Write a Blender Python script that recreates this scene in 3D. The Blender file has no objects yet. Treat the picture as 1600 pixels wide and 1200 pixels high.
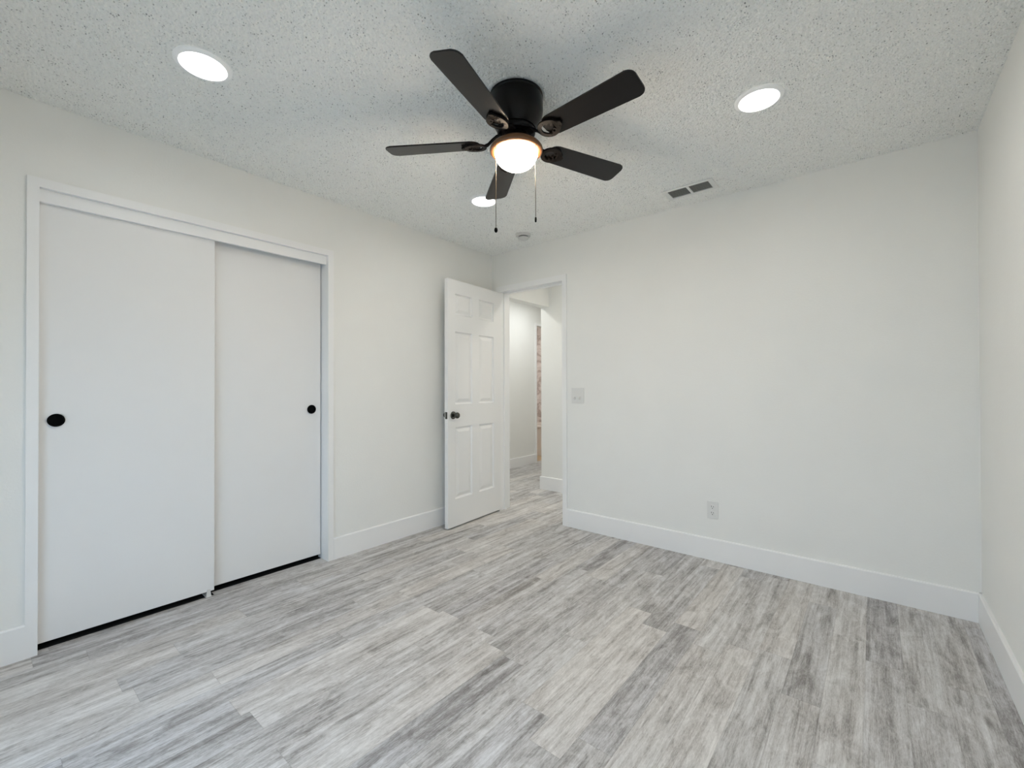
import bpy, bmesh, math, random
import numpy as np
from mathutils import Vector, Matrix

C = bpy.context.scene.collection
SC = bpy.context.scene
PI = math.pi
random.seed(7)

# ------------------------------------------------------------------ camera
cam_data = bpy.data.cameras.new('camera')
cam_data.sensor_width = 36.0
cam_data.lens = 15.45
cam_data.clip_start = 0.02
cam = bpy.data.objects.new('camera', cam_data)
C.objects.link(cam)
yaw, pitch, roll = math.radians(39.489), math.radians(0.3875), math.radians(-0.148)
fw = Vector((-math.sin(yaw) * math.cos(pitch), math.cos(yaw) * math.cos(pitch), math.sin(pitch)))
rt = Vector((math.cos(yaw), math.sin(yaw), 0))
up = rt.cross(fw)
r2 = rt * math.cos(roll) + up * math.sin(roll)
u2 = -rt * math.sin(roll) + up * math.cos(roll)
CAM = Vector((2.8416, -3.1455, 1.1671))
cam.matrix_world = Matrix(((r2.x, u2.x, -fw.x, CAM.x), (r2.y, u2.y, -fw.y, CAM.y),
                           (r2.z, u2.z, -fw.z, CAM.z), (0, 0, 0, 1)))
SC.camera = cam

# ------------------------------------------------------------------ view, world, lamps
SC.view_settings.view_transform = 'Standard'
SC.view_settings.look = 'None'
SC.view_settings.gamma = 1.0
SC.view_settings.exposure = 0.15
SC.view_settings.use_curve_mapping = False
SC.cycles.caustics_reflective = False
SC.cycles.max_bounces = 14
SC.cycles.diffuse_bounces = 10
SC.cycles.sample_clamp_indirect = 10.0

LENS_STRENGTH = 6.5       # the round downlights
DOME_STRENGTH = 105.0       # the warm glass bowl of the fan
SKY_STRENGTH = 3.85
BEAM_POWER = 1.75           # beam of each downlight

H = 2.44                   # ceiling height
W = 3.245                  # room width
D = 3.52                   # room depth
T = 0.12                   # wall thickness

world = bpy.data.worlds.new('overcast_sky')
SC.world = world
world.use_nodes = True
bg = world.node_tree.nodes['Background']
bg.inputs['Color'].default_value = (0.57, 0.77, 1.0, 1)
bg.inputs['Strength'].default_value = SKY_STRENGTH


def lamp(name, kind, loc, power, color, size=0.15, rot=(0, 0, 0)):
    l = bpy.data.lights.new(name, kind)
    l.energy = power
    l.color = color
    if kind == 'AREA':
        l.shape = 'DISK'
        l.size = size
    else:
        l.shadow_soft_size = size
    o = bpy.data.objects.new(name, l)
    o.location = loc
    o.rotation_euler = rot
    C.objects.link(o)
    return o


# sky portal in the window opening behind the camera
pl = bpy.data.lights.new('window_portal', 'AREA')
pl.shape = 'RECTANGLE'
pl.size, pl.size_y = 2.0, 1.28
pl.cycles.is_portal = True
po = bpy.data.objects.new('window_portal', pl)
po.location = (1.70, -D - T - 0.01, 0.86)
po.rotation_euler = (PI / 2, 0, 0)          # -Z of the lamp looks to +Y, into the room
C.objects.link(po)
# the beams of the four downlights (the fourth is over the photographer's head) and the lamps of the hall and the bathroom
for lx, ly in ((0.8125, -2.588), (2.456, -0.957), (0.795, -0.960), (2.456, -2.588)):
    dl = lamp('downlight_lamp', 'AREA', (lx, ly, 2.4275), BEAM_POWER, (1, 0.995, 0.965), 0.150)
    dl.data.spread = math.radians(165)
lamp('hall_lamp', 'AREA', (-0.58, 0.50, 2.42), 6.0, (0.98, 0.99, 0.98), 0.25)
lamp('hall_lamp', 'AREA', (1.15, 0.52, 2.42), 8.0, (1, 0.94, 0.86), 0.16)
lamp('hall_lamp', 'AREA', (-0.58, 1.85, 2.42), 6.2, (0.98, 1.0, 1.0), 0.30)
lamp('bathroom_lamp', 'AREA', (-2.1, 2.55, 2.42), 10.0, (1, 0.93, 0.87), 0.20)


# ------------------------------------------------------------------ node helpers
class NT:
    def __init__(self, name):
        self.m = bpy.data.materials.new(name)
        self.m.use_nodes = True
        self.t = self.m.node_tree
        self.b = self.t.nodes['Principled BSDF']
        self.out = self.t.nodes['Material Output']

    def n(self, kind, **kw):
        nd = self.t.nodes.new(kind)
        for k, v in kw.items():
            setattr(nd, k, v)
        return nd

    def link(self, a, b):
        self.t.links.new(a, b)

    def math(self, op, a, b=None, c=None):
        nd = self.n('ShaderNodeMath', operation=op)
        for i, v in enumerate((a, b, c)):
            if v is None:
                continue
            if isinstance(v, (int, float)):
                nd.inputs[i].default_value = v
            else:
                self.link(v, nd.inputs[i])
        return nd.outputs[0]

    def coords(self):
        return self.n('ShaderNodeTexCoord').outputs['Object']

    def noise(self, vec, scale, detail=3.0, rough=0.55, dist=0.0):
        nd = self.n('ShaderNodeTexNoise')
        nd.inputs['Scale'].default_value = scale
        nd.inputs['Detail'].default_value = detail
        nd.inputs['Roughness'].default_value = rough
        nd.inputs['Distortion'].default_value = dist
        if vec is not None:
            self.link(vec, nd.inputs['Vector'])
        return nd.outputs['Fac']

    def ramp(self, fac, stops):
        nd = self.n('ShaderNodeValToRGB')
        el = nd.color_ramp.elements
        while len(el) < len(stops):
            el.new(0.5)
        for e, (pos, col) in zip(el, stops):
            e.position = pos
            e.color = (*col, 1) if len(col) == 3 else col
        self.link(fac, nd.inputs[0])
        return nd.outputs[0]

    def bump(self, height, strength, dist):
        nd = self.n('ShaderNodeBump')
        nd.inputs['Strength'].default_value = strength
        nd.inputs['Distance'].default_value = dist
        self.link(height, nd.inputs['Height'])
        self.link(nd.outputs[0], self.b.inputs['Normal'])


def srgb(*v):
    return tuple((c / 255 / 12.92) if c / 255 <= 0.04045 else ((c / 255 + 0.055) / 1.055) ** 2.4 for c in v)


def paint(name, col, rough=0.5, spec=0.5, metal=0.0, tex_scale=None, bump=0.1, dist=0.001, var=0.03):
    k = NT(name)
    co = k.coords()
    f = k.noise(co, 3.0, 3)
    a = tuple(max(0, c * (1 - var)) for c in col)
    b = tuple(min(1, c * (1 + var)) for c in col)
    k.link(k.ramp(f, [(0.3, a), (0.7, b)]), k.b.inputs['Base Color'])
    k.b.inputs['Roughness'].default_value = rough
    k.b.inputs['Specular IOR Level'].default_value = spec
    k.b.inputs['Metallic'].default_value = metal
    if tex_scale:
        k.bump(k.noise(co, tex_scale, 3, 0.6), bump, dist)
    return k.m


M = {}
M['wall'] = paint('wall_paint', (0.81, 0.81, 0.785), 0.75, 0.3, tex_scale=95, bump=0.16, dist=0.004, var=0.01)


def ceiling_material():
    """white sprayed aggregate with grey flecks painted in as the shade of its pits"""
    k = NT('popcorn_ceiling')
    co = k.coords()
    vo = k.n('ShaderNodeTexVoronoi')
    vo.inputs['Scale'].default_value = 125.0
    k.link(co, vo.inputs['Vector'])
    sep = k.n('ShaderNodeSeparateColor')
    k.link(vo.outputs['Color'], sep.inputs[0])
    # only some cells get a painted pit shadow, each with its own tone
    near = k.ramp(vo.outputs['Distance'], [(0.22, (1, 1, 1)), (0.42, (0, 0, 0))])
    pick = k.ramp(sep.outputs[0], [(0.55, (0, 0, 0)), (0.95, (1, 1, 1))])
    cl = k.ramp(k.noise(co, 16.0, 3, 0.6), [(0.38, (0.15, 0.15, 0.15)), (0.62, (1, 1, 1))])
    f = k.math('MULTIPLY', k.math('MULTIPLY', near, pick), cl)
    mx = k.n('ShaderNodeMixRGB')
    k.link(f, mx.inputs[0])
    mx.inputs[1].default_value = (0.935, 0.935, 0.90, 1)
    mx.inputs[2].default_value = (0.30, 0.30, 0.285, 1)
    k.link(mx.outputs[0], k.b.inputs['Base Color'])
    k.b.inputs['Roughness'].default_value = 0.95
    k.b.inputs['Specular IOR Level'].default_value = 0.1
    k.bump(k.noise(co, 230, 3, 0.6), 0.9, 0.006)
    return k.m


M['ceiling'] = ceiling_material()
M['ceiling_flat'] = paint('flat_ceiling_paint', (0.74, 0.74, 0.72), 0.9, 0.1, tex_scale=120, bump=0.2, dist=0.002)
M['trim'] = paint('white_trim_paint', (0.84, 0.84, 0.835), 0.38, 0.45, var=0.008)
M['door'] = paint('white_door_paint', (0.82, 0.82, 0.81), 0.36, 0.45, tex_scale=60, bump=0.03, dist=0.001, var=0.008)
M['closet'] = paint('closet_door_paint', (0.78, 0.78, 0.775), 0.45, 0.4, var=0.01)
M['plastic'] = paint('white_plastic', (0.71, 0.71, 0.69), 0.35, 0.5, var=0.005)
M['lamp_trim'] = paint('glossy_white_lamp_trim', (0.93, 0.93, 0.92), 0.3, 0.5, var=0.005)
M['clear'] = paint('milky_plastic', (0.70, 0.69, 0.66), 0.3, 0.5)
M['black'] = paint('black_plastic', (0.002, 0.002, 0.002), 0.7, 0.06)
M['slot'] = paint('dark_slot', (0.02, 0.02, 0.018), 0.7, 0.2)
M['vent'] = paint('white_vent_metal', (0.74, 0.74, 0.72), 0.45, 0.4, var=0.01)
M['vent_dark'] = paint('dark_duct', (0.035, 0.034, 0.03), 0.8, 0.1)
M['louver'] = paint('vent_louver_metal', (0.20, 0.20, 0.185), 0.5, 0.3)
M['bronze'] = paint('dark_bronze', (0.004, 0.0033, 0.003), 0.33, 0.22, var=0.2)
M['iron'] = paint('matte_black_iron', (0.006, 0.005, 0.0045), 0.6, 0.12, var=0.2)
M['detector'] = paint('dull_white_plastic', (0.62, 0.62, 0.60), 0.4, 0.4, var=0.01)  # white plastic toned down to stand out from the ceiling
M['closet_shade'] = paint('painted_closet_shade', (0.02, 0.02, 0.019), 0.95, 0.05, tex_scale=400, bump=0.5, dist=0.003)  # near-black colour standing in for the shade inside the closet
M['pan'] = paint('brown_bronze', (0.15, 0.068, 0.026), 0.35, 0.4, var=0.15)
M['blade'] = None
M['chain'] = paint('antique_chain', (0.16, 0.12, 0.07), 0.4, 0.5, metal=0.7)
M['knob'] = paint('gunmetal_knob', (0.10, 0.10, 0.09), 0.22, 0.5, metal=1.0)
M['tub'] = paint('glazed_tub', (0.78, 0.74, 0.69), 0.2, 0.5)
M['tan_floor'] = paint('tan_bathroom_tile', (0.50, 0.38, 0.24), 0.4, 0.4)
M['ground'] = paint('pale_bounce_ground', (0.62, 0.61, 0.58), 0.9, 0.1)  # unseen ground, kept pale to throw daylight up onto the ceiling


def blade_material():
    k = NT('espresso_blade')
    co = k.coords()
    mp = k.n('ShaderNodeMapping')
    mp.inputs['Scale'].default_value = (3, 60, 60)
    k.link(co, mp.inputs['Vector'])
    f = k.noise(mp.outputs[0], 2.0, 4)
    k.link(k.ramp(f, [(0.3, (0.003, 0.0024, 0.002)), (0.7, (0.007, 0.005, 0.004))]), k.b.inputs['Base Color'])
    k.b.inputs['Roughness'].default_value = 0.27
    k.b.inputs['Specular IOR Level'].default_value = 0.30
    return k.m


M['blade'] = blade_material()


def emitter(name, col, strength):
    k = NT(name)
    k.b.inputs['Base Color'].default_value = (0.9, 0.9, 0.9, 1)
    k.b.inputs['Emission Color'].default_value = (*col, 1)
    k.b.inputs['Emission Strength'].default_value = strength
    return k.m


M['lens'] = emitter('lit_downlight_lens', (1.0, 0.995, 0.965), LENS_STRENGTH)


def dome_material():
    """frosted bowl lit from inside by a bulb: brightest at the bottom, dimmer and deeper amber where the pan shades the rim"""
    k = NT('lit_frosted_glass')
    sp = k.n('ShaderNodeSeparateXYZ')
    k.link(k.coords(), sp.inputs[0])
    f = k.math('DIVIDE', k.math('SUBTRACT', -0.247, sp.outputs[2]), 0.030)
    k.link(k.ramp(f, [(0.0, (1.0, 0.42, 0.09)), (1.0, (1.0, 0.86, 0.68))]), k.b.inputs['Emission Color'])
    st = k.n('ShaderNodeMapRange')
    st.inputs['To Min'].default_value = 1.3
    st.inputs['To Max'].default_value = DOME_STRENGTH
    k.link(f, st.inputs['Value'])
    k.link(st.outputs[0], k.b.inputs['Emission Strength'])
    k.b.inputs['Base Color'].default_value = (0.9, 0.88, 0.84, 1)
    return k.m


M['dome'] = dome_material()


def glass_material():
    k = NT('window_glass')
    tr = k.n('ShaderNodeBsdfTransparent')
    gl = k.n('ShaderNodeBsdfGlossy')
    gl.inputs['Roughness'].default_value = 0.02
    mx = k.n('ShaderNodeMixShader')
    mx.inputs[0].default_value = 0.06
    k.link(tr.outputs[0], mx.inputs[1])
    k.link(gl.outputs[0], mx.inputs[2])
    k.link(mx.outputs[0], k.out.inputs['Surface'])
    return k.m


M['glass'] = glass_material()


def floor_material():
    """weathered grey vinyl planks running along Y"""
    k = NT('grey_plank_floor')
    PW, PL = 0.122, 0.92
    sp = k.n('ShaderNodeSeparateXYZ')
    k.link(k.coords(), sp.inputs[0])
    x, y = sp.outputs[0], sp.outputs[1]
    xs = k.math('DIVIDE', x, PW)
    row = k.math('FLOOR', xs)
    fx = k.math('SUBTRACT', xs, row)
    wn = k.n('ShaderNodeTexWhiteNoise', noise_dimensions='1D')
    k.link(row, wn.inputs['W'])
    ys = k.math('ADD', k.math('DIVIDE', y, PL), k.math('MULTIPLY', wn.outputs['Value'], 7.31))
    col = k.math('FLOOR', ys)
    fy = k.math('SUBTRACT', ys, col)
    cb = k.n('ShaderNodeCombineXYZ')
    k.link(row, cb.inputs[0])
    k.link(col, cb.inputs[1])
    w2 = k.n('ShaderNodeTexWhiteNoise', noise_dimensions='2D')
    k.link(cb.outputs[0], w2.inputs['Vector'])
    rnd = w2.outputs['Value']
    rcol = k.n('ShaderNodeSeparateColor')
    k.link(w2.outputs['Color'], rcol.inputs[0])

    def streak(sx, sy, scale, detail, rough=0.6, dist=0.0, shift=37.0):
        c = k.n('ShaderNodeCombineXYZ')
        k.link(k.math('MULTIPLY', x, sx), c.inputs[0])
        k.link(k.math('MULTIPLY', y, sy), c.inputs[1])
        k.link(k.math('MULTIPLY', rnd, shift), c.inputs[2])
        return k.noise(c.outputs[0], scale, detail, rough, dist)

    broad = streak(15.0, 0.85, 1.6, 4, 0.6, 0.6)        # long dark and pale bands
    mid = streak(70.0, 3.4, 1.5, 5, 0.7, 0.9)           # grain
    cloud = streak(9.0, 3.6, 1.6, 6, 0.72, 1.2, 61.0)   # worn patches
    fine = streak(190.0, 30.0, 1.8, 4, 0.78)            # scratches
    v = k.math('MULTIPLY', broad, 0.55)
    v = k.math('MULTIPLY_ADD', mid, 0.42, v)
    v = k.math('MULTIPLY_ADD', cloud, 0.48, v)
    v = k.math('MULTIPLY_ADD', fine, 0.40, v)
    v = k.math('MULTIPLY_ADD', k.math('SUBTRACT', rnd, 0.5), 0.10, v)
    v = k.math('SUBTRACT', v, 0.145)
    v = k.math('SUBTRACT', v, 0.28)
    colr = k.ramp(v, [(0.26, srgb(107, 103, 99)), (0.40, srgb(153, 149, 146)), (0.50, srgb(185, 183, 181)),
                      (0.60, srgb(205, 204, 203)), (0.76, srgb(228, 228, 227))])
    tint = k.ramp(rcol.outputs[0], [(0.0, (0.985, 0.992, 1.02)), (0.5, (1, 1, 1)), (1.0, (1.025, 1.0, 0.972))])
    mul = k.n('ShaderNodeMixRGB', blend_type='MULTIPLY')
    mul.inputs[0].default_value = 1.0
    k.link(colr, mul.inputs[1])
    k.link(tint, mul.inputs[2])
    # seams
    ex = k.math('MULTIPLY', k.math('MINIMUM', fx, k.math('SUBTRACT', 1.0, fx)), PW)
    ey = k.math('MULTIPLY', k.math('MINIMUM', fy, k.math('SUBTRACT', 1.0, fy)), PL)
    e = k.math('MINIMUM', ex, ey)
    seam = k.ramp(k.math('DIVIDE', e, 0.0022), [(0.25, (0.66, 0.65, 0.64)), (1.0, (1, 1, 1))])
    mu2 = k.n('ShaderNodeMixRGB', blend_type='MULTIPLY')
    mu2.inputs[0].default_value = 0.45
    k.link(mul.outputs[0], mu2.inputs[1])
    k.link(seam, mu2.inputs[2])
    k.link(mu2.outputs[0], k.b.inputs['Base Color'])
    rr = k.math('MULTIPLY_ADD', mid, 0.25, 0.36)
    k.link(rr, k.b.inputs['Roughness'])
    k.b.inputs['Specular IOR Level'].default_value = 0.32
    hh = k.math('ADD', k.math('MULTIPLY', fine, 0.5), k.math('MULTIPLY', mid, 0.5))
    k.bump(hh, 0.12, 0.002)
    return k.m


M['floor'] = floor_material()


def marble_material():
    k = NT('veined_shower_tile')
    co = k.coords()
    n1 = k.noise(co, 1.6, 7, 0.62, 2.6)
    vein = k.math('ABSOLUTE', k.math('SUBTRACT', n1, 0.5))
    base = k.ramp(vein, [(0.0, (0.46, 0.40, 0.375)), (0.05, (0.70, 0.655, 0.63)), (0.16, (0.81, 0.78, 0.755))])
    sp = k.n('ShaderNodeSeparateXYZ')
    k.link(co, sp.inputs[0])
    fz = k.math('FRACT', k.math('DIVIDE', sp.outputs[2], 0.305))
    fx = k.math('FRACT', k.math('DIVIDE', sp.outputs[0], 0.61))
    g = k.math('MINIMUM', k.math('MULTIPLY', fz, 0.305), k.math('MULTIPLY', fx, 0.61))
    gr = k.ramp(k.math('DIVIDE', g, 0.006), [(0.6, (0.55, 0.52, 0.5)), (0.9, (1, 1, 1))])
    mu = k.n('ShaderNodeMixRGB', blend_type='MULTIPLY')
    mu.inputs[0].default_value = 1
    k.link(base, mu.inputs[1])
    k.link(gr, mu.inputs[2])
    k.link(mu.outputs[0], k.b.inputs['Base Color'])
    k.b.inputs['Roughness'].default_value = 0.25
    return k.m


M['marble'] = marble_material()


# ------------------------------------------------------------------ mesh helpers
def box(bm, x0, x1, y0, y1, z0, z1):
    v = [bm.verts.new(p) for p in ((x0, y0, z0), (x1, y0, z0), (x1, y1, z0), (x0, y1, z0),
                                   (x0, y0, z1), (x1, y0, z1), (x1, y1, z1), (x0, y1, z1))]
    for f in ((3, 2, 1, 0), (4, 5, 6, 7), (0, 1, 5, 4), (1, 2, 6, 5), (2, 3, 7, 6), (3, 0, 4, 7)):
        bm.faces.new([v[i] for i in f])


def boxes(*bs):
    bm = bmesh.new()
    for b in bs:
        box(bm, *b)
    return bm


def bevelled(bm, w=0.002, seg=2):
    bmesh.ops.bevel(bm, geom=[e for e in bm.edges], offset=w, segments=seg, affect='EDGES', profile=0.5, clamp_overlap=True)
    return bm


def lathe(profile, seg=48, bm=None, centre=(0, 0), close=True):
    """profile: (radius, z) from top to bottom; the axis is Z"""
    bm = bm or bmesh.new()
    rings = []
    for r, z in profile:
        if r < 1e-6:
            rings.append([bm.verts.new((centre[0], centre[1], z))])
        else:
            rings.append([bm.verts.new((centre[0] + r * math.cos(2 * PI * i / seg), centre[1] + r * math.sin(2 * PI * i / seg), z)) for i in range(seg)])
    for a, b in zip(rings, rings[1:]):
        for i in range(seg):
            j = (i + 1) % seg
            if len(a) == 1 and len(b) == 1:
                continue
            if len(a) == 1:
                bm.faces.new((a[0], b[j], b[i]))
            elif len(b) == 1:
                bm.faces.new((a[i], a[j], b[0]))
            else:
                bm.faces.new((a[i], a[j], b[j], b[i]))
    bmesh.ops.recalc_face_normals(bm, faces=bm.faces)
    return bm


def prism(outline, z0, z1, bm=None):
    bm = bm or bmesh.new()
    a = [bm.verts.new((x, y, z0)) for x, y in outline]
    b = [bm.verts.new((x, y, z1)) for x, y in outline]
    bm.faces.new(list(reversed(a)))
    bm.faces.new(b)
    n = len(a)
    for i in range(n):
        j = (i + 1) % n
        bm.faces.new((a[i], a[j], b[j], b[i]))
    return bm


def tube(points, rad, seg=10, bm=None):
    bm = bm or bmesh.new()
    pts = [Vector(p) for p in points]
    rads = rad if isinstance(rad, (list, tuple)) else [rad] * len(pts)
    rings = []
    for i, p in enumerate(pts):
        t = (pts[min(i + 1, len(pts) - 1)] - pts[max(i - 1, 0)]).normalized()
        ref = Vector((0, 0, 1)) if abs(t.z) < 0.9 else Vector((1, 0, 0))
        a = t.cross(ref).normalized()
        b = a.cross(t)
        rings.append([bm.verts.new(p + (a * math.cos(2 * PI * k / seg) + b * math.sin(2 * PI * k / seg)) * rads[i]) for k in range(seg)])
    for p, q in zip(rings, rings[1:]):
        for k in range(seg):
            bm.faces.new((p[k], p[(k + 1) % seg], q[(k + 1) % seg], q[k]))
    bm.faces.new(list(reversed(rings[0])))
    bm.faces.new(rings[-1])
    bmesh.ops.recalc_face_normals(bm, faces=bm.faces)
    return bm


def obj(name, bm, mat, parent=None, smooth=False, loc=None):
    me = bpy.data.meshes.new(name)
    bm.normal_update()
    bm.to_mesh(me)
    bm.free()
    me.materials.append(mat)
    if smooth:
        for p in me.polygons:
            p.use_smooth = True
        try:
            me.set_sharp_from_angle(angle=math.radians(40))
        except Exception:
            pass
    o = bpy.data.objects.new(name, me)
    C.objects.link(o)
    if parent is not None:
        o.parent = parent
    if loc is not None:
        o.location = loc
    return o


def tag(o, label, cat, group=None, kind=None):
    o['label'] = label
    o['category'] = cat
    if group:
        o['group'] = group
    if kind:
        o['kind'] = kind
    return o


def empty(name, loc, rot=(0, 0, 0)):
    o = bpy.data.objects.new(name, None)
    o.empty_display_size = 0.05
    o.location = loc
    o.rotation_euler = rot
    C.objects.link(o)
    return o


def struct(name, bm, mat, label, cat, smooth=False):
    o = obj(name, bm, mat, smooth=smooth)
    return tag(o, label, cat, kind='structure')


# ------------------------------------------------------------------ room shell
CLY0, CLY1, CLZ = -2.978, -1.652, 2.055        # closet opening
DX0, DX1, DZ = 0.110, 0.808, 2.066             # bedroom doorway
WX0, WX1, WZ0, WZ1 = 0.70, 2.70, 0.22, 1.50    # window behind the camera

struct('floor', boxes((-0.75, W + T, -D - T, 0.0, -0.06, 0), (-1.245, W + T + 0.4, 0.0, 3.32, -0.06, 0)), M['floor'],
       'weathered grey wood plank floor of the bedroom and hall', 'floor')

struct('wall_left', boxes((-T, 0, -D, CLY0 - 0.012, 0, H + 0.02), (-T, 0, CLY1 + 0.012, 0, 0, H + 0.02),
                          (-T, 0, CLY0 - 0.012, CLY1 + 0.012, CLZ + 0.012, H + 0.02)), M['wall'],
       'white wall on the left holding the sliding closet', 'wall')
struct('wall_back', boxes((-T, DX0 - 0.012, 0, T, 0, H + 0.02), (DX1 + 0.012, W + T, 0, T, 0, H + 0.02),
                          (DX0 - 0.012, DX1 + 0.012, 0, T, DZ + 0.012, H + 0.02)), M['wall'],
       'long white wall to the right of the open doorway', 'wall')
struct('wall_right', boxes((W, W + T, -D, 0, 0, H + 0.02)), M['wall'],
       'white wall cut off by the right edge of the photo', 'wall')
struct('wall_front', boxes((-T, WX0, -D - T, -D, 0, H + 0.02), (WX1, W + T, -D - T, -D, 0, H + 0.02),
                           (WX0, WX1, -D - T, -D, 0, WZ0), (WX0, WX1, -D - T, -D, WZ1, H + 0.02)), M['wall'],
       'white wall with the window, behind the camera', 'wall')

# closet interior
struct('wall_closet', boxes((-0.77, -0.75, -3.2, -1.45, 0, H), (-0.75, -T, -3.22, -3.2, 0, H), (-0.75, -T, -1.45, -1.43, 0, H),
                            (-0.75, -T, -3.2, -1.45, 2.40, 2.42)), M['wall'],
       'inside of the closet behind the sliding doors', 'wall')

struct('floor_closet_shade', boxes((-0.75, -0.038, -3.2, -2.297, -0.002, 0.0012), (-0.75, -0.086, -2.297, -1.45, -0.002, 0.0012)), M['closet_shade'], 'near-black sheet on the closet floor, painted shade under the sliding doors', 'floor')  # thin sheet added to blacken the gap below the closet doors

# popcorn ceiling: real bumps
LIGHTS = [(0.8125, -2.588), (2.456, -0.957), (0.795, -0.960)]
FAN = (1.642, -1.656)
VENT = (1.932, -0.232)
SMOKE = (0.592, -0.262)


def popcorn():
    step = 0.0032
    nx, ny = int(W / step) + 1, int(D / step) + 1
    gx = np.linspace(0, W, nx)
    gy = np.linspace(-D, 0, ny)
    X, Y = np.meshgrid(gx, gy)
    rng = np.random.default_rng(11)
    hgt = np.zeros_like(X)
    for cell, amp, keep in ((0.0095, 0.0075, 0.86), (0.0150, 0.0045, 0.45)):
        cx, cy = int(W / cell) + 4, int(D / cell) + 4
        jx, jy = rng.random((cx, cy)), rng.random((cx, cy))
        am = amp * (0.35 + 0.65 * rng.random((cx, cy))) * (rng.random((cx, cy)) < keep)
        rd = cell * (0.46 + 0.22 * rng.random((cx, cy)))
        U, V = X / cell + 1, (Y + D) / cell + 1
        iu, iv = np.floor(U).astype(int), np.floor(V).astype(int)
        h = np.zeros_like(X)
        for a in (-1, 0, 1):
            for b in (-1, 0, 1):
                p, q = np.clip(iu + a, 0, cx - 1), np.clip(iv + b, 0, cy - 1)
                d2 = ((U - (iu + a + jx[p, q])) ** 2 + (V - (iv + b + jy[p, q])) ** 2) * cell * cell / rd[p, q] ** 2
                h = np.maximum(h, am[p, q] * np.sqrt(np.clip(1 - d2, 0, 1)))
        hgt += h
    hgt += 0.0008 * rng.random(X.shape)
    for (lx, ly) in LIGHTS:
        hgt *= np.clip((np.hypot(X - lx, Y - ly) - 0.098) / 0.008, 0, 1)
    hgt *= np.clip((np.hypot(X - FAN[0], Y - FAN[1]) - 0.118) / 0.008, 0, 1)
    hgt *= np.clip((np.hypot(X - SMOKE[0], Y - SMOKE[1]) - 0.066) / 0.008, 0, 1)
    hgt *= np.clip(np.maximum((np.abs(X - VENT[0]) - 0.158) / 0.006, (np.abs(Y - VENT[1]) - 0.088) / 0.006), 0, 1)
    Z = H - hgt
    co = np.stack([X, Y, Z], -1).reshape(-1, 3).astype(np.float32)
    i = (np.arange(ny - 1)[:, None] * nx + np.arange(nx - 1)[None, :]).ravel()
    quads = np.stack([i, i + nx, i + nx + 1, i + 1], -1).astype(np.int32)   # wound to face down
    me = bpy.data.meshes.new('ceiling')
    me.vertices.add(len(co))
    me.vertices.foreach_set('co', co.ravel())
    me.loops.add(quads.size)
    me.loops.foreach_set('vertex_index', quads.ravel())
    me.polygons.add(len(quads))
    me.polygons.foreach_set('loop_start', np.arange(0, quads.size, 4, dtype=np.int32))
    me.polygons.foreach_set('loop_total', np.full(len(quads), 4, dtype=np.int32))
    me.update(calc_edges=True)
    me.validate()
    me.polygons.foreach_set('use_smooth', np.zeros(len(quads), dtype=bool))
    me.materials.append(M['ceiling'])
    o = bpy.data.objects.new('ceiling', me)
    C.objects.link(o)
    return o


tag(popcorn(), 'grey-white popcorn textured ceiling over the bedroom', 'ceiling', kind='structure')
struct('ceiling_hall', boxes((-3.2, W + 0.6, 0.0, 4.1, H + 0.001, H + 0.06), (-0.8, W + 0.2, -D - 0.2, 0.0, H + 0.02, H + 0.06)), M['ceiling_flat'],
       'flat white ceiling above the hall beyond the doorway', 'ceiling')

# ------------------------------------------------------------------ baseboards
BH, BT = 0.146, 0.014


def base_run(name, p, q, nrm, label, h=BH):
    """board from p to q on the floor; nrm points into the room; eased top edge"""
    bm = bmesh.new()
    prof = [(0, 0), (BT, 0), (BT, h - 0.006), (BT - 0.005, h), (0, h)]
    A = [bm.verts.new((p[0] + nrm[0] * a, p[1] + nrm[1] * a, b)) for a, b in prof]
    B = [bm.verts.new((q[0] + nrm[0] * a, q[1] + nrm[1] * a, b)) for a, b in prof]
    n = len(prof)
    for i in range(n):
        j = (i + 1) % n
        bm.faces.new((A[i], A[j], B[j], B[i]))
    bm.faces.new(A)
    bm.faces.new(B)
    bmesh.ops.recalc_face_normals(bm, faces=bm.faces)
    return struct(name, bm, M['trim'], label, 'baseboard')


base_run('baseboard_left', (0, CLY1 + 0.0385), (0, 0), (1, 0), 'white baseboard between the closet and the open door')
base_run('baseboard_left_front', (0, -D), (0, CLY0 - 0.0375), (1, 0), 'short white baseboard left of the closet casing')
base_run('baseboard_back', (DX1 + 0.0425, 0), (W, 0), (0, -1), 'long white baseboard under the wall outlet')
base_run('baseboard_right', (W, 0), (W, -D), (-1, 0), 'white baseboard running out of the bottom right corner')
base_run('baseboard_front', (0, -D), (W, -D), (0, 1), 'white baseboard under the window behind the camera')

# ------------------------------------------------------------------ closet
CT = 0.012
bm = bmesh.new()


def frame_prism(bm, pts_yz, x0, x1):
    a = [bm.verts.new((x0, y, z)) for y, z in pts_yz]
    b = [bm.verts.new((x1, y, z)) for y, z in pts_yz]
    bm.faces.new(a)
    bm.faces.new(b)
    for i in range(len(a)):
        j = (i + 1) % len(a)
        bm.faces.new((a[i], a[j], b[j], b[i]))


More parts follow.
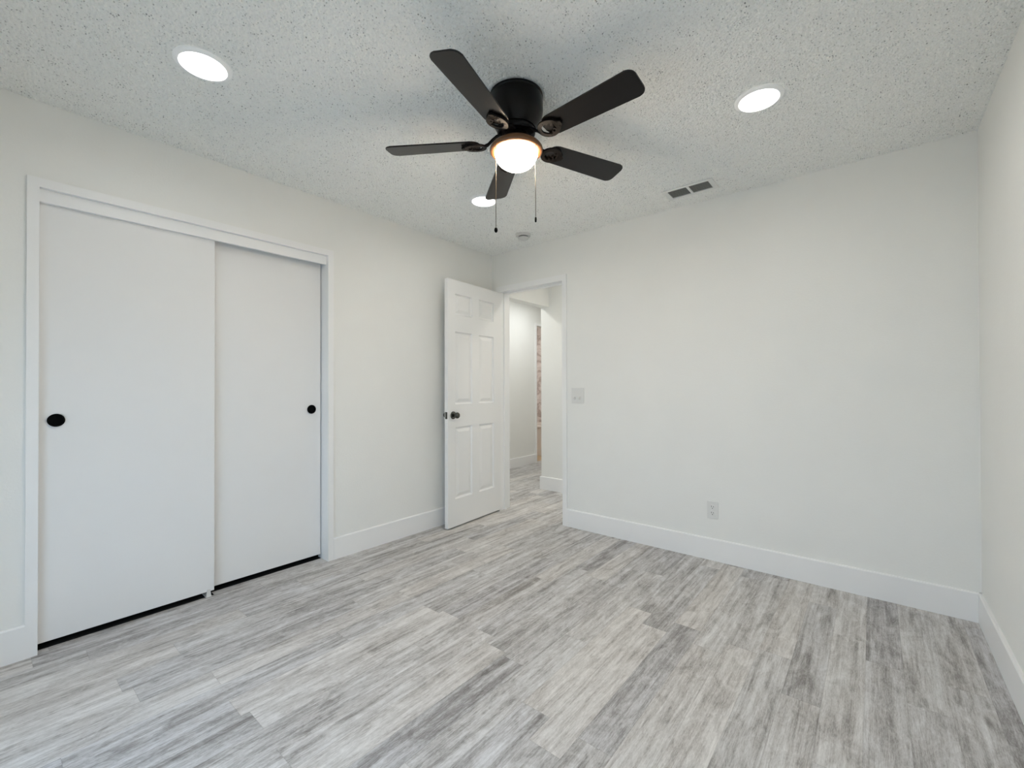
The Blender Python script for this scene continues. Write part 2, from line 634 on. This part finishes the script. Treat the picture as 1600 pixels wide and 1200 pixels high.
YO0, YO1, ZO = CLY0 - 0.0375, CLY1 + 0.0385, CLZ + 0.040
frame_prism(bm, [(YO0, 0), (CLY0, 0), (CLY0, CLZ), (YO0, ZO)], 0, CT)
frame_prism(bm, [(CLY1, 0), (YO1, 0), (YO1, ZO), (CLY1, CLZ)], 0, CT)
frame_prism(bm, [(CLY0, CLZ), (CLY1, CLZ), (YO1, ZO), (YO0, ZO)], 0, CT * 0.8)
bmesh.ops.recalc_face_normals(bm, faces=bm.faces)
tr1 = struct('trim_1', bm, M['trim'], 'white mitred casing around the sliding closet', 'door casing')
obj('jamb', boxes((-T - 0.005, 0.0, CLY0 - 0.012, CLY0, 0, CLZ), (-T - 0.005, 0.0, CLY1, CLY1 + 0.012, 0, CLZ),
                  (-T - 0.005, 0.0, CLY0 - 0.012, CLY1 + 0.012, CLZ, CLZ + 0.012)), M['trim'], tr1)
obj('fascia', bevelled(boxes((-0.032, -0.014, CLY0, CLY1, 1.997, CLZ)), 0.0015), M['trim'], tr1)
obj('track', boxes((-0.112, -0.034, CLY0, CLY1, 2.035, CLZ)), M['louver'], tr1)


def cup(parent, x, y, z, r):
    """round recessed finger pull facing +X"""
    bm = lathe([(0.0, -0.006), (r * 0.80, -0.006), (r * 0.84, 0.0008), (r * 0.92, 0.002), (r, 0.001), (r, -0.001)], 40)
    bmesh.ops.rotate(bm, verts=bm.verts, cent=(0, 0, 0), matrix=Matrix.Rotation(PI / 2, 3, 'Y'))
    bmesh.ops.translate(bm, verts=bm.verts, vec=(x, y, z))
    return obj('finger_pull', bm, M['black'], parent, smooth=True)


def sliding_door(name, x0, x1, y0, y1, z0, z1, py, pz, label):
    # panel with a real hole for the pull cup
    yc, w, h = (y0 + y1) / 2, (y1 - y0), (z1 - z0)
    o = empty(name, ((x0 + x1) / 2, yc, 0))
    tag(o, label, 'closet door', kind='structure')
    bm = boxes((x0 - (x0 + x1) / 2, x1 - (x0 + x1) / 2, y0 - yc, y1 - yc, z0, z1))
    bevelled(bm, 0.0015, 2)
    obj('panel', bm, M['closet'], o)
    p = cup(o, x1 - (x0 + x1) / 2 + 0.0062, py - yc, pz, 0.0295)
    p['label'] = 'black round finger pull'
    return o


sliding_door('door_2', -0.066, -0.036, CLY0 + 0.002, -2.297, 0.028, 2.034, -2.921, 1.021, 'front sliding closet door, the wide left one with a black round pull')
sliding_door('door_3', -0.112, -0.082, -2.345, CLY1 - 0.006, 0.031, 2.034, -1.7225, 1.0205, 'rear sliding closet door, the right one set back in shade')

g = empty('door_guide', (-0.052, -2.325, 0))
tag(g, 'small pale plastic floor guide under the edge of the front closet door', 'door guide')
obj('base', bevelled(boxes((-0.045, 0.026, -0.014, 0.014, 0.0, 0.004)), 0.001), M['clear'], g)
bm = bmesh.new()
frame_prism(bm, [(-0.012, 0.004), (0.012, 0.004), (0.007, 0.040), (-0.007, 0.040)], 0.0175, 0.0225)
bmesh.ops.recalc_face_normals(bm, faces=bm.faces)
obj('fin', bm, M['clear'], g)

# ------------------------------------------------------------------ bedroom doorway
bm = bmesh.new()


def frame_prism_y(bm, pts_xz, y0, y1):
    a = [bm.verts.new((x, y0, z)) for x, z in pts_xz]
    b = [bm.verts.new((x, y1, z)) for x, z in pts_xz]
    bm.faces.new(a)
    bm.faces.new(b)
    for i in range(len(a)):
        j = (i + 1) % len(a)
        bm.faces.new((a[i], a[j], b[j], b[i]))


CW = 0.0425
for (ya, yb) in ((-0.012, 0.0), (T, T + 0.012)):
    frame_prism_y(bm, [(DX0 - CW, 0), (DX0, 0), (DX0, DZ), (DX0 - CW, DZ + 0.05)], ya, yb)
    frame_prism_y(bm, [(DX1, 0), (DX1 + CW, 0), (DX1 + CW, DZ + 0.05), (DX1, DZ)], ya, yb)
    frame_prism_y(bm, [(DX0, DZ), (DX1, DZ), (DX1 + CW, DZ + 0.05), (DX0 - CW, DZ + 0.05)], ya, yb)
bmesh.ops.recalc_face_normals(bm, faces=bm.faces)
tr2 = struct('trim_2', bm, M['trim'], 'narrow white casing around the open bedroom doorway', 'door casing')
obj('jamb', boxes((DX0 - 0.012, DX0, 0, T, 0, DZ), (DX1, DX1 + 0.012, 0, T, 0, DZ), (DX0 - 0.012, DX1 + 0.012, 0, T, DZ, DZ + 0.012)), M['trim'], tr2)
obj('door_stop', boxes((DX0, DX0 + 0.010, 0.045, 0.08, 0, DZ), (DX1 - 0.010, DX1, 0.045, 0.08, 0, DZ), (DX0, DX1, 0.045, 0.08, DZ - 0.010, DZ)), M['trim'], tr2)
sk = obj('strike_plate', boxes((DX1 - 0.0015, DX1 + 0.0005, 0.002, 0.030, 0.91, 0.97)), M['knob'], tr2)
sk['label'] = 'dark metal strike plate'


# six panel door: local X from hinge to free edge, local Y thickness (visible face at y = 0), Z up
def panel_door(Wd, Hd, Td):
    xs = [(0.105, 0.318), (0.411, 0.627)]
    zs = [(0.225, 0.822), (1.010, 1.615), (1.757, 1.930)]
    bm = bmesh.new()
    gx = sorted({0, Wd, *[v for p in xs for v in p]})
    gz = sorted({0, Hd, *[v for p in zs for v in p]})
    for side in (0, 1):
        yf = 0.0 if side == 0 else -Td
        sgn = -1 if side == 0 else 1
        vs = {}

        def V(x, z, y):
            key = (round(x, 5), round(z, 5), round(y, 5))
            if key not in vs:
                vs[key] = bm.verts.new((x, y, z))
            return vs[key]
        for i in range(len(gx) - 1):
            for j in range(len(gz) - 1):
                x0, x1, z0, z1 = gx[i], gx[i + 1], gz[j], gz[j + 1]
                if (x0, x1) in xs and (z0, z1) in zs:
                    steps = [(0, 0), (0.004, 0.008), (0.011, 0.0125), (0.017, 0.0125), (0.042, 0.003), (0.045, 0.0025)]
                    loops = []
                    for ins, dep in steps:
                        y = yf + sgn * dep
                        loops.append([V(x0 + ins, z0 + ins, y), V(x1 - ins, z0 + ins, y), V(x1 - ins, z1 - ins, y), V(x0 + ins, z1 - ins, y)])
                    for a, b in zip(loops, loops[1:]):
                        for k in range(4):
                            bm.faces.new((a[k], a[(k + 1) % 4], b[(k + 1) % 4], b[k]))
                    bm.faces.new(loops[-1])
                else:
                    bm.faces.new((V(x0, z0, yf), V(x1, z0, yf), V(x1, z1, yf), V(x0, z1, yf)))
    # edges
    def quad(*p):
        bm.faces.new([bm.verts.new(q) for q in p])
    quad((0, 0, 0), (0, -Td, 0), (0, -Td, Hd), (0, 0, Hd))
    quad((Wd, 0, 0), (Wd, -Td, 0), (Wd, -Td, Hd), (Wd, 0, Hd))
    quad((0, 0, 0), (Wd, 0, 0), (Wd, -Td, 0), (0, -Td, 0))
    quad((0, 0, Hd), (Wd, 0, Hd), (Wd, -Td, Hd), (0, -Td, Hd))
    bmesh.ops.remove_doubles(bm, verts=bm.verts, dist=1e-5)
    bmesh.ops.recalc_face_normals(bm, faces=bm.faces)
    return bm


hinge = Vector((0.114, -0.006, 0.014))
free = Vector((0.166, -0.719, 0.014))
ang = math.atan2(free.y - hinge.y, free.x - hinge.x)
DW, DH, DT = (free - hinge).length, 2.044, 0.035
door = empty('door_1', hinge, (0, 0, ang))
tag(door, 'white six-panel door standing open against the left wall', 'door', kind='structure')
# local +Y is to the left of hinge->free; the visible face looks to +X world which is local +Y
obj('panel', panel_door(DW, DH, DT), M['door'], door)
KX, KZ = DW - 0.062, 0.921


def knob(side):
    prof = [(0.0, 0.062), (0.012, 0.0615), (0.021, 0.057), (0.0255, 0.048), (0.0245, 0.038), (0.017, 0.029), (0.011, 0.024),
            (0.0105, 0.012), (0.024, 0.010), (0.031, 0.006), (0.0325, 0.0005), (0.0, 0.0005)]
    bm = lathe(prof, 36)
    bmesh.ops.rotate(bm, verts=bm.verts, cent=(0, 0, 0), matrix=Matrix.Rotation(-PI / 2 if side > 0 else PI / 2, 3, 'X'))
    bmesh.ops.translate(bm, verts=bm.verts, vec=(KX, 0.0 if side > 0 else -DT, KZ))
    o = obj('knob', bm, M['knob'], door, smooth=True)
    o['label'] = 'dark polished metal knob'
    return o


knob(1)
knob(-1)
obj('latch_plate', boxes((DW - 0.0005, DW + 0.001, -DT / 2 - 0.011, -DT / 2 + 0.011, KZ - 0.028, KZ + 0.028)), M['knob'], door)
for hz in (0.20, 1.02, 1.82):
    obj('hinge', tube([(-0.004, 0.004 - DT, hz - 0.045), (-0.004, 0.004 - DT, hz + 0.045)], 0.006, 12), M['trim'], door, smooth=True)

# ------------------------------------------------------------------ hall and bathroom beyond the doorway
HY = 0.957
struct('wall_hall_header', boxes((-0.105, 0.006, T, HY, 2.070, H + 0.02)), M['wall'], 'white header beam over the wide hall opening', 'wall')
struct('wall_hall_back', boxes((-0.105, W + 0.5, HY, HY + 0.10, 0, H + 0.02), (-0.105, -0.005, HY + 0.10, 3.30, 0, H + 0.02)), M['wall'],
       'white wall across the hall, seen in the right half of the doorway', 'wall')
struct('wall_hall_left', boxes((-1.30, -1.19, 0.10, 2.340, 0, H + 0.02), (-1.30, -1.19, 3.10, 3.62, 0, H + 0.02), (-1.30, -1.19, 2.340, 3.10, 2.115, H + 0.02)), M['wall'],
       'bright white side wall of the corridor, seen in the left half of the doorway', 'wall')
struct('wall_hall_near', boxes((-1.30, -T, -0.02, 0.10, 0, H + 0.02), (W + 0.3, W + 0.5, 0.0, HY, 0, H + 0.02)), M['wall'],
       'hidden near end walls of the hall', 'wall')
struct('wall_hall_end', boxes((-1.19, 0.0, 3.30, 3.40, 0, H + 0.02)), M['wall'], 'hidden end wall of the corridor', 'wall')
base_run('baseboard_hall_left', (-1.19, 0.10), (-1.19, 2.305), (1, 0), 'white baseboard along the bright corridor wall', 0.135)
base_run('baseboard_hall_back', (-0.119, HY), (W + 0.3, HY), (0, -1), 'white baseboard of the wall across the hall')
base_run('baseboard_hall_corner', (-0.105, HY), (-0.105, 3.30), (-1, 0), 'white baseboard wrapping the hall corner')
bm = bmesh.new()
frame_prism(bm, [(2.305, 0), (2.340, 0), (2.340, 2.115), (2.305, 2.15)], -1.19, -1.178)
frame_prism(bm, [(3.10, 0), (3.135, 0), (3.135, 2.15), (3.10, 2.115)], -1.19, -1.178)
frame_prism(bm, [(2.340, 2.115), (3.10, 2.115), (3.135, 2.15), (2.305, 2.15)], -1.19, -1.178)
bmesh.ops.recalc_face_normals(bm, faces=bm.faces)
struct('trim_3', bm, M['trim'], 'white casing of the bathroom doorway in the corridor wall', 'door casing')

struct('floor_bathroom', boxes((-3.0, -1.245, 1.90, 3.72, -0.06, 0.0005)), M['tan_floor'], 'tan floor of the bathroom beyond the corridor', 'floor')
struct('wall_bathroom', boxes((-3.05, -1.19, 3.62, 3.72, 0, H + 0.02), (-3.05, -2.95, 1.90, 3.62, 0, H + 0.02), (-3.05, -1.30, 1.80, 1.90, 0, H + 0.02)),
       M['marble'], 'veined beige shower tile behind the bathtub', 'wall')


def rounded(x0, x1, y0, y1, r, n=6):
    pts = []
    for cx, cy, a0 in ((x1 - r, y1 - r, 0), (x0 + r, y1 - r, PI / 2), (x0 + r, y0 + r, PI), (x1 - r, y0 + r, 3 * PI / 2)):
        for i in range(n + 1):
            a = a0 + PI / 2 * i / n
            pts.append((cx + r * math.cos(a), cy + r * math.sin(a)))
    return pts


tub = empty('bathtub', (-2.13, 3.26, 0))
tag(tub, 'pale bathtub seen through the narrow gap at the corridor end', 'bathtub')
bm = bmesh.new()
loops = []
for (ins, z, r) in ((0.0, 0.475, 0.02), (0.0, 0.500, 0.03), (0.012, 0.508, 0.03), (0.07, 0.505, 0.08), (0.085, 0.48, 0.10), (0.13, 0.16, 0.14), (0.20, 0.12, 0.12)):
    loops.append([bm.verts.new((x, y, z)) for x, y in rounded(-0.80 + ins, 0.80 - ins, -0.355 + ins, 0.355 - ins, r)])
for a, b in zip(loops, loops[1:]):
    for i in range(len(a)):
        j = (i + 1) % len(a)
        bm.faces.new((a[i], a[j], b[j], b[i]))
bm.faces.new(loops[-1])
bmesh.ops.recalc_face_normals(bm, faces=bm.faces)
obj('basin', bm, M['tub'], tub, smooth=True)
bm = boxes((-0.80, 0.80, -0.345, -0.325, 0.10, 0.476), (-0.80, 0.80, -0.355, -0.325, 0.0, 0.10))
bevelled(bm, 0.003)
obj('apron', bm, M['tub'], tub)

# ------------------------------------------------------------------ window behind the camera (daylight)
wn = empty('window_1', ((WX0 + WX1) / 2, -D - T / 2, WZ0))
tag(wn, 'white sliding window in the wall behind the camera', 'window', kind='structure')
hw, hh = (WX1 - WX0) / 2, WZ1 - WZ0
obj('window_frame', boxes((-hw, hw, -0.03, 0.03, 0, 0.04), (-hw, hw, -0.03, 0.03, hh - 0.04, hh), (-hw, -hw + 0.04, -0.03, 0.03, 0.04, hh - 0.04),
                          (hw - 0.04, hw, -0.03, 0.03, 0.04, hh - 0.04), (-0.025, 0.025, -0.02, 0.02, 0.04, hh - 0.04)), M['trim'], wn)
obj('pane', boxes((-hw + 0.04, -0.025, -0.003, 0.003, 0.04, hh - 0.04)), M['glass'], wn)
obj('pane', boxes((0.025, hw - 0.04, -0.003, 0.003, 0.04, hh - 0.04)), M['glass'], wn)
obj('window_sill', bevelled(boxes((-hw - 0.03, hw + 0.03, 0.03, 0.085, -0.02, 0.0)), 0.003), M['trim'], wn)
struct('ground', boxes((-8, 12, -16, -D - T - 0.02, -0.35, -0.25)), M['ground'], 'unseen ground outside the window, made pale to bounce daylight inside', 'ground')

# ------------------------------------------------------------------ recessed downlights
LIGHT_LABELS = ['round lit downlight in the ceiling nearest the closet, top left',
                'round lit downlight in the ceiling between the fan and the right wall',
                'round lit downlight in the ceiling beside the tip of the farthest fan blade']
l0 = empty('recessed_light', (*LIGHTS[0], H))
rim = lathe([(0.097, -0.0005), (0.097, -0.004), (0.094, -0.007), (0.086, -0.011), (0.080, -0.0115), (0.0765, -0.0015)], 56)
obj('trim_ring', rim, M['lamp_trim'], l0, smooth=True)
lens = lathe([(0.0765, -0.002), (0.04, -0.0022), (0.0, -0.0024)], 48)
for f in lens.faces:
    if f.normal.z > 0:
        f.normal_flip()
obj('lens', lens, M['lens'], l0)
tag(l0, LIGHT_LABELS[0], 'ceiling light', 'recessed ceiling downlights')
for (lx, ly), lab in zip(LIGHTS[1:], LIGHT_LABELS[1:]):
    r = l0.copy()
    C.objects.link(r)
    r.location = (lx, ly, H)
    r['label'] = lab
    for ch in list(l0.children):
        c = ch.copy()
        C.objects.link(c)
        c.parent = r

# ------------------------------------------------------------------ ceiling fan
fan = empty('ceiling_fan', (FAN[0], FAN[1], H))
tag(fan, 'dark five-blade ceiling fan with a warm lit glass bowl', 'ceiling fan')
house = [(0.0, -0.0), (0.108, -0.0), (0.116, -0.004), (0.117, -0.012), (0.114, -0.016), (0.116, -0.020), (0.117, -0.075), (0.115, -0.09), (0.108, -0.112),
         (0.098, -0.132), (0.088, -0.146), (0.086, -0.150), (0.0, -0.150)]
obj('motor_housing', lathe(house, 64), M['bronze'], fan, smooth=True)
obj('hub', lathe([(0.0, -0.149), (0.080, -0.149), (0.083, -0.153), (0.083, -0.168), (0.078, -0.173), (0.0, -0.173)], 48), M['bronze'], fan, smooth=True)
obj('switch_housing', lathe([(0.0, -0.172), (0.052, -0.172), (0.054, -0.178), (0.052, -0.200), (0.056, -0.206), (0.0, -0.206)], 40), M['bronze'], fan, smooth=True)
obj('light_pan', lathe([(0.0, -0.203), (0.052, -0.203), (0.070, -0.207), (0.092, -0.215), (0.108, -0.226), (0.1145, -0.235), (0.1160, -0.241), (0.1150, -0.246),
                        (0.109, -0.251), (0.101, -0.2525), (0.0965, -0.2505), (0.0955, -0.244), (0.0, -0.232)], 64), M['pan'], fan, smooth=True)
dome = [(0.0945, -0.244)]
for i in range(0, 15):
    a = PI / 2 * i / 14
    dome.append((0.0945 * math.cos(a) ** 0.9 if i < 14 else 0.0, -0.248 - 0.076 * math.sin(a)))
gb = obj('glass_bowl', lathe(dome, 64), M['dome'], fan, smooth=True)
gb['label'] = 'glowing warm frosted glass bowl'


def blade_bm():
    """along +X, root at x=0.165, tip at 0.578; slightly wider at the tip, rounded corners"""
    r0, r1, w0, w1 = 0.160, 0.580, 0.052, 0.0615
    pts = []

    def arc(cx, cy, r, a0, a1, n=7):
        for i in range(n + 1):
            a = a0 + (a1 - a0) * i / n
            pts.append((cx + r * math.cos(a), cy + r * math.sin(a)))
    arc(r0 + 0.040, -w0 + 0.040, 0.040, PI, 1.5 * PI)
    arc(r1 - 0.030, -w1 + 0.030, 0.030, 1.5 * PI, 2 * PI)
    arc(r1 - 0.030, w1 - 0.030, 0.030, 0, PI / 2)
    arc(r0 + 0.040, w0 - 0.040, 0.040, PI / 2, PI)
    bm = prism(pts, -0.003, 0.003)
    bmesh.ops.bevel(bm, geom=[e for e in bm.edges if abs(e.verts[0].co.z - e.verts[1].co.z) < 1e-6], offset=0.0012, segments=1, affect='EDGES')
    return bm


def iron_bm():
    """cast arm: stem from the hub, two scrolls around an opening, pad under the blade root"""
    bm = bmesh.new()

    def ribbon(pts, hw, th):
        """pts (x, y, z); width hw each side in the horizontal normal; thickness th"""
        rings = []
        for i, p in enumerate(pts):
            a, b = Vector(pts[max(i - 1, 0)]), Vector(pts[min(i + 1, len(pts) - 1)])
            t = (b - a)
            t.z = 0
            t.normalize()
            nrm = Vector((-t.y, t.x, 0))
            w = hw[i] if isinstance(hw, list) else hw
            P = Vector(p)
            rings.append([bm.verts.new(P + nrm * w + Vector((0, 0, th))), bm.verts.new(P - nrm * w + Vector((0, 0, th))),
                          bm.verts.new(P - nrm * w - Vector((0, 0, th))), bm.verts.new(P + nrm * w - Vector((0, 0, th)))])
        for p, q in zip(rings, rings[1:]):
            for k in range(4):
                bm.faces.new((p[k], p[(k + 1) % 4], q[(k + 1) % 4], q[k]))
        bm.faces.new(rings[0])
        bm.faces.new(list(reversed(rings[-1])))
    zb = -0.216
    ribbon([(0.060, 0, -0.176), (0.085, 0, -0.178), (0.105, 0, -0.190), (0.125, 0, -0.207), (0.145, 0, zb)], [0.018, 0.015, 0.011, 0.011, 0.014], 0.004)
    for s in (-1, 1):
        ring = []
        for i in range(11):
            a = PI - PI * i / 10
            ring.append((0.182 + 0.042 * math.cos(a), s * 0.036 * math.sin(a), zb))
        ribbon(ring, 0.0085, 0.004)
        curl = []
        for i in range(9):
            a = -PI / 2 + 1.5 * PI * i / 8
            curl.append((0.196 + 0.010 * math.cos(a), s * (0.020 + 0.010 * math.sin(a)), zb))
        ribbon(curl, 0.004, 0.0035)
    ribbon([(0.212, 0, zb), (0.228, 0, zb), (0.243, 0, zb)], [0.026, 0.020, 0.008], 0.004)
    for px, py in ((0.228, 0.012), (0.228, -0.012), (0.172, 0.030), (0.172, -0.030)):
        lathe([(0.0, zb - 0.006), (0.004, zb - 0.0055), (0.005, zb - 0.003)], 10, bm, (px, py))
    bmesh.ops.recalc_face_normals(bm, faces=bm.faces)
    return bm


PITCH = math.radians(12)
b0, i0 = None, None
for k in range(5):
    a = math.radians(284.8 + 72 * k)
    # +t edge low: rotate about the blade's own axis by -PITCH
    mrot = Matrix.Rotation(a, 4, 'Z') @ Matrix.Translation((0, 0, -0.207)) @ Matrix.Rotation(-PITCH, 4, 'X')
    irot = Matrix.Rotation(a, 4, 'Z') @ Matrix.Translation((0, 0, -0.207)) @ Matrix.Rotation(-PITCH, 4, 'X') @ Matrix.Translation((0, 0, 0.207))
    if k == 0:
        b0 = obj('blade', blade_bm(), M['blade'], fan)
        i0 = obj('blade_iron', iron_bm(), M['iron'], fan)
        b, i_ = b0, i0
    else:
        b, i_ = b0.copy(), i0.copy()
        C.objects.link(b)
        C.objects.link(i_)
        b.parent = i_.parent = fan
    b.matrix_local = mrot
    i_.matrix_local = irot

rh = Vector((math.cos(yaw), math.sin(yaw), 0))
tc = -Vector((-math.sin(yaw), math.cos(yaw), 0))        # towards the photographer's side


def pull_chain(lat, zt, zb, fat):
    p = rh * lat + tc * 0.070
    bm = tube([(p.x * 0.80, p.y * 0.80, -0.222), (p.x, p.y, -0.226), (p.x * 1.012, p.y * 1.012, -0.262), (p.x, p.y, -0.30), (p.x, p.y, zt - H)], 0.0014, 8)
    z = -0.27
    while z > zt - H:
        bmesh.ops.create_icosphere(bm, subdivisions=1, radius=0.0019, matrix=Matrix.Translation((p.x, p.y, z)))
        z -= 0.006
    ch = obj('pull_chain', bm, M['chain'], fan, smooth=True)
    n = 9
    L = zt - zb
    prof = [(0.0, zt - H)]
    for i in range(1, n):
        s = i / n
        prof.append((fat * (math.sin(PI * s) ** (0.45 if fat > 0.005 else 0.2)), zt - H - L * s))
    prof.append((0.0, zb - H))
    obj('fob', lathe(prof, 20, None, (p.x, p.y)), M['black'], ch, smooth=True)


pull_chain(-0.087, 1.838, 1.815, 0.0072)
pull_chain(0.080, 1.882, 1.858, 0.0042)

# ------------------------------------------------------------------ ceiling register
v = empty('ceiling_vent', (VENT[0], VENT[1], H))
tag(v, 'white two-section air register in the ceiling close to the back wall', 'air vent')
ox, oy, s0, s1 = 0.155, 0.084, 0.126, 0.059
obj('frame', bevelled(boxes((-ox, ox, -oy, -s1, -0.007, -0.0005), (-ox, ox, s1, oy, -0.007, -0.0005), (-ox, -s0, -s1, s1, -0.007, -0.0005),
                            (s0, ox, -s1, s1, -0.007, -0.0005), (-0.008, 0.008, -s1, s1, -0.007, -0.0005)), 0.001, 1), M['vent'], v)
obj('duct', boxes((-s0, s0, -s1, s1, -0.0012, -0.0004)), M['vent_dark'], v)
lv0 = None
for sx in (-1, 1):
    for i in range(5):
        yv = -s1 + 0.016 + i * 0.0215
        if lv0 is None:
            bm = boxes((-0.058, 0.058, -0.0008, 0.0008, -0.0035, 0.0035))
            bmesh.ops.rotate(bm, verts=bm.verts, cent=(0, 0, 0), matrix=Matrix.Rotation(math.radians(48), 3, 'X'))
            lv0 = obj('louver', bm, M['louver'], v)
            o = lv0
        else:
            o = lv0.copy()
            C.objects.link(o)
            o.parent = v
        o.location = (sx * 0.067, yv, -0.0044)

# ------------------------------------------------------------------ smoke detector
s = empty('smoke_detector', (SMOKE[0], SMOKE[1], H))
tag(s, 'small round white smoke detector in the far ceiling corner', 'smoke detector')
obj('base', lathe([(0.0, -0.0005), (0.062, -0.0005), (0.063, -0.004), (0.061, -0.016), (0.056, -0.020), (0.0, -0.020)], 40), M['detector'], s, smooth=True)
obj('sensor_slot', lathe([(0.0, -0.0195), (0.040, -0.0195), (0.040, -0.030), (0.0, -0.030)], 36), M['slot'], s, smooth=True)
obj('cover', lathe([(0.0, -0.028), (0.045, -0.028), (0.046, -0.031), (0.043, -0.040), (0.034, -0.046), (0.0, -0.048)], 40), M['detector'], s, smooth=True)

# ------------------------------------------------------------------ switch and outlet on the back wall
sw = empty('light_switch', (0.954, 0, 1.095))
tag(sw, 'white two-toggle light switch on the wall right of the doorway', 'light switch')
obj('plate', bevelled(boxes((-0.058, 0.058, -0.006, -0.0003, -0.0635, 0.0635)), 0.002, 2), M['plastic'], sw)
for tx in (-0.023, 0.023):
    bm = boxes((-0.0055, 0.0055, -0.016, 0.0, -0.010, 0.010))
    bmesh.ops.rotate(bm, verts=bm.verts, cent=(0, 0, 0), matrix=Matrix.Rotation(math.radians(28), 3, 'X'))
    bevelled(bm, 0.001, 1)
    obj('toggle', bm, M['plastic'], sw, loc=(tx, -0.0045, -0.006 - 0.012))
    for sz in (-0.030, 0.030):
        bm = lathe([(0.0, 0.001), (0.003, 0.0008), (0.0035, 0.0)], 12)
        bmesh.ops.rotate(bm, verts=bm.verts, cent=(0, 0, 0), matrix=Matrix.Rotation(PI / 2, 3, 'X'))
        obj('screw', bm, M['plastic'], sw, loc=(tx, -0.006, sz))

ot = empty('wall_outlet', (1.998, 0, 0.336))
tag(ot, 'white double wall outlet low on the back wall', 'wall outlet')
obj('plate', bevelled(boxes((-0.035, 0.035, -0.006, -0.0003, -0.0575, 0.0575)), 0.002, 2), M['plastic'], ot)
for rz in (-0.0205, 0.0205):
    bm = prism(rounded(-0.0165, 0.0165, -0.014, 0.014, 0.009), 0, 0.0022)
    bmesh.ops.rotate(bm, verts=bm.verts, cent=(0, 0, 0), matrix=Matrix.Rotation(PI / 2, 3, 'X'))
    rc = obj('receptacle', bm, M['plastic'], ot, loc=(0, -0.0058, rz))
    for (a, b_, c_, d_) in ((-0.0075, -0.0052, -0.001, 0.009), (0.0050, 0.0073, -0.001, 0.0075), (-0.0025, 0.0025, -0.010, -0.0055)):
        sl = obj('slot', boxes((a, b_, -0.0029, -0.0019, c_, d_)), M['slot'], rc)
        sl['label'] = 'dark slot'
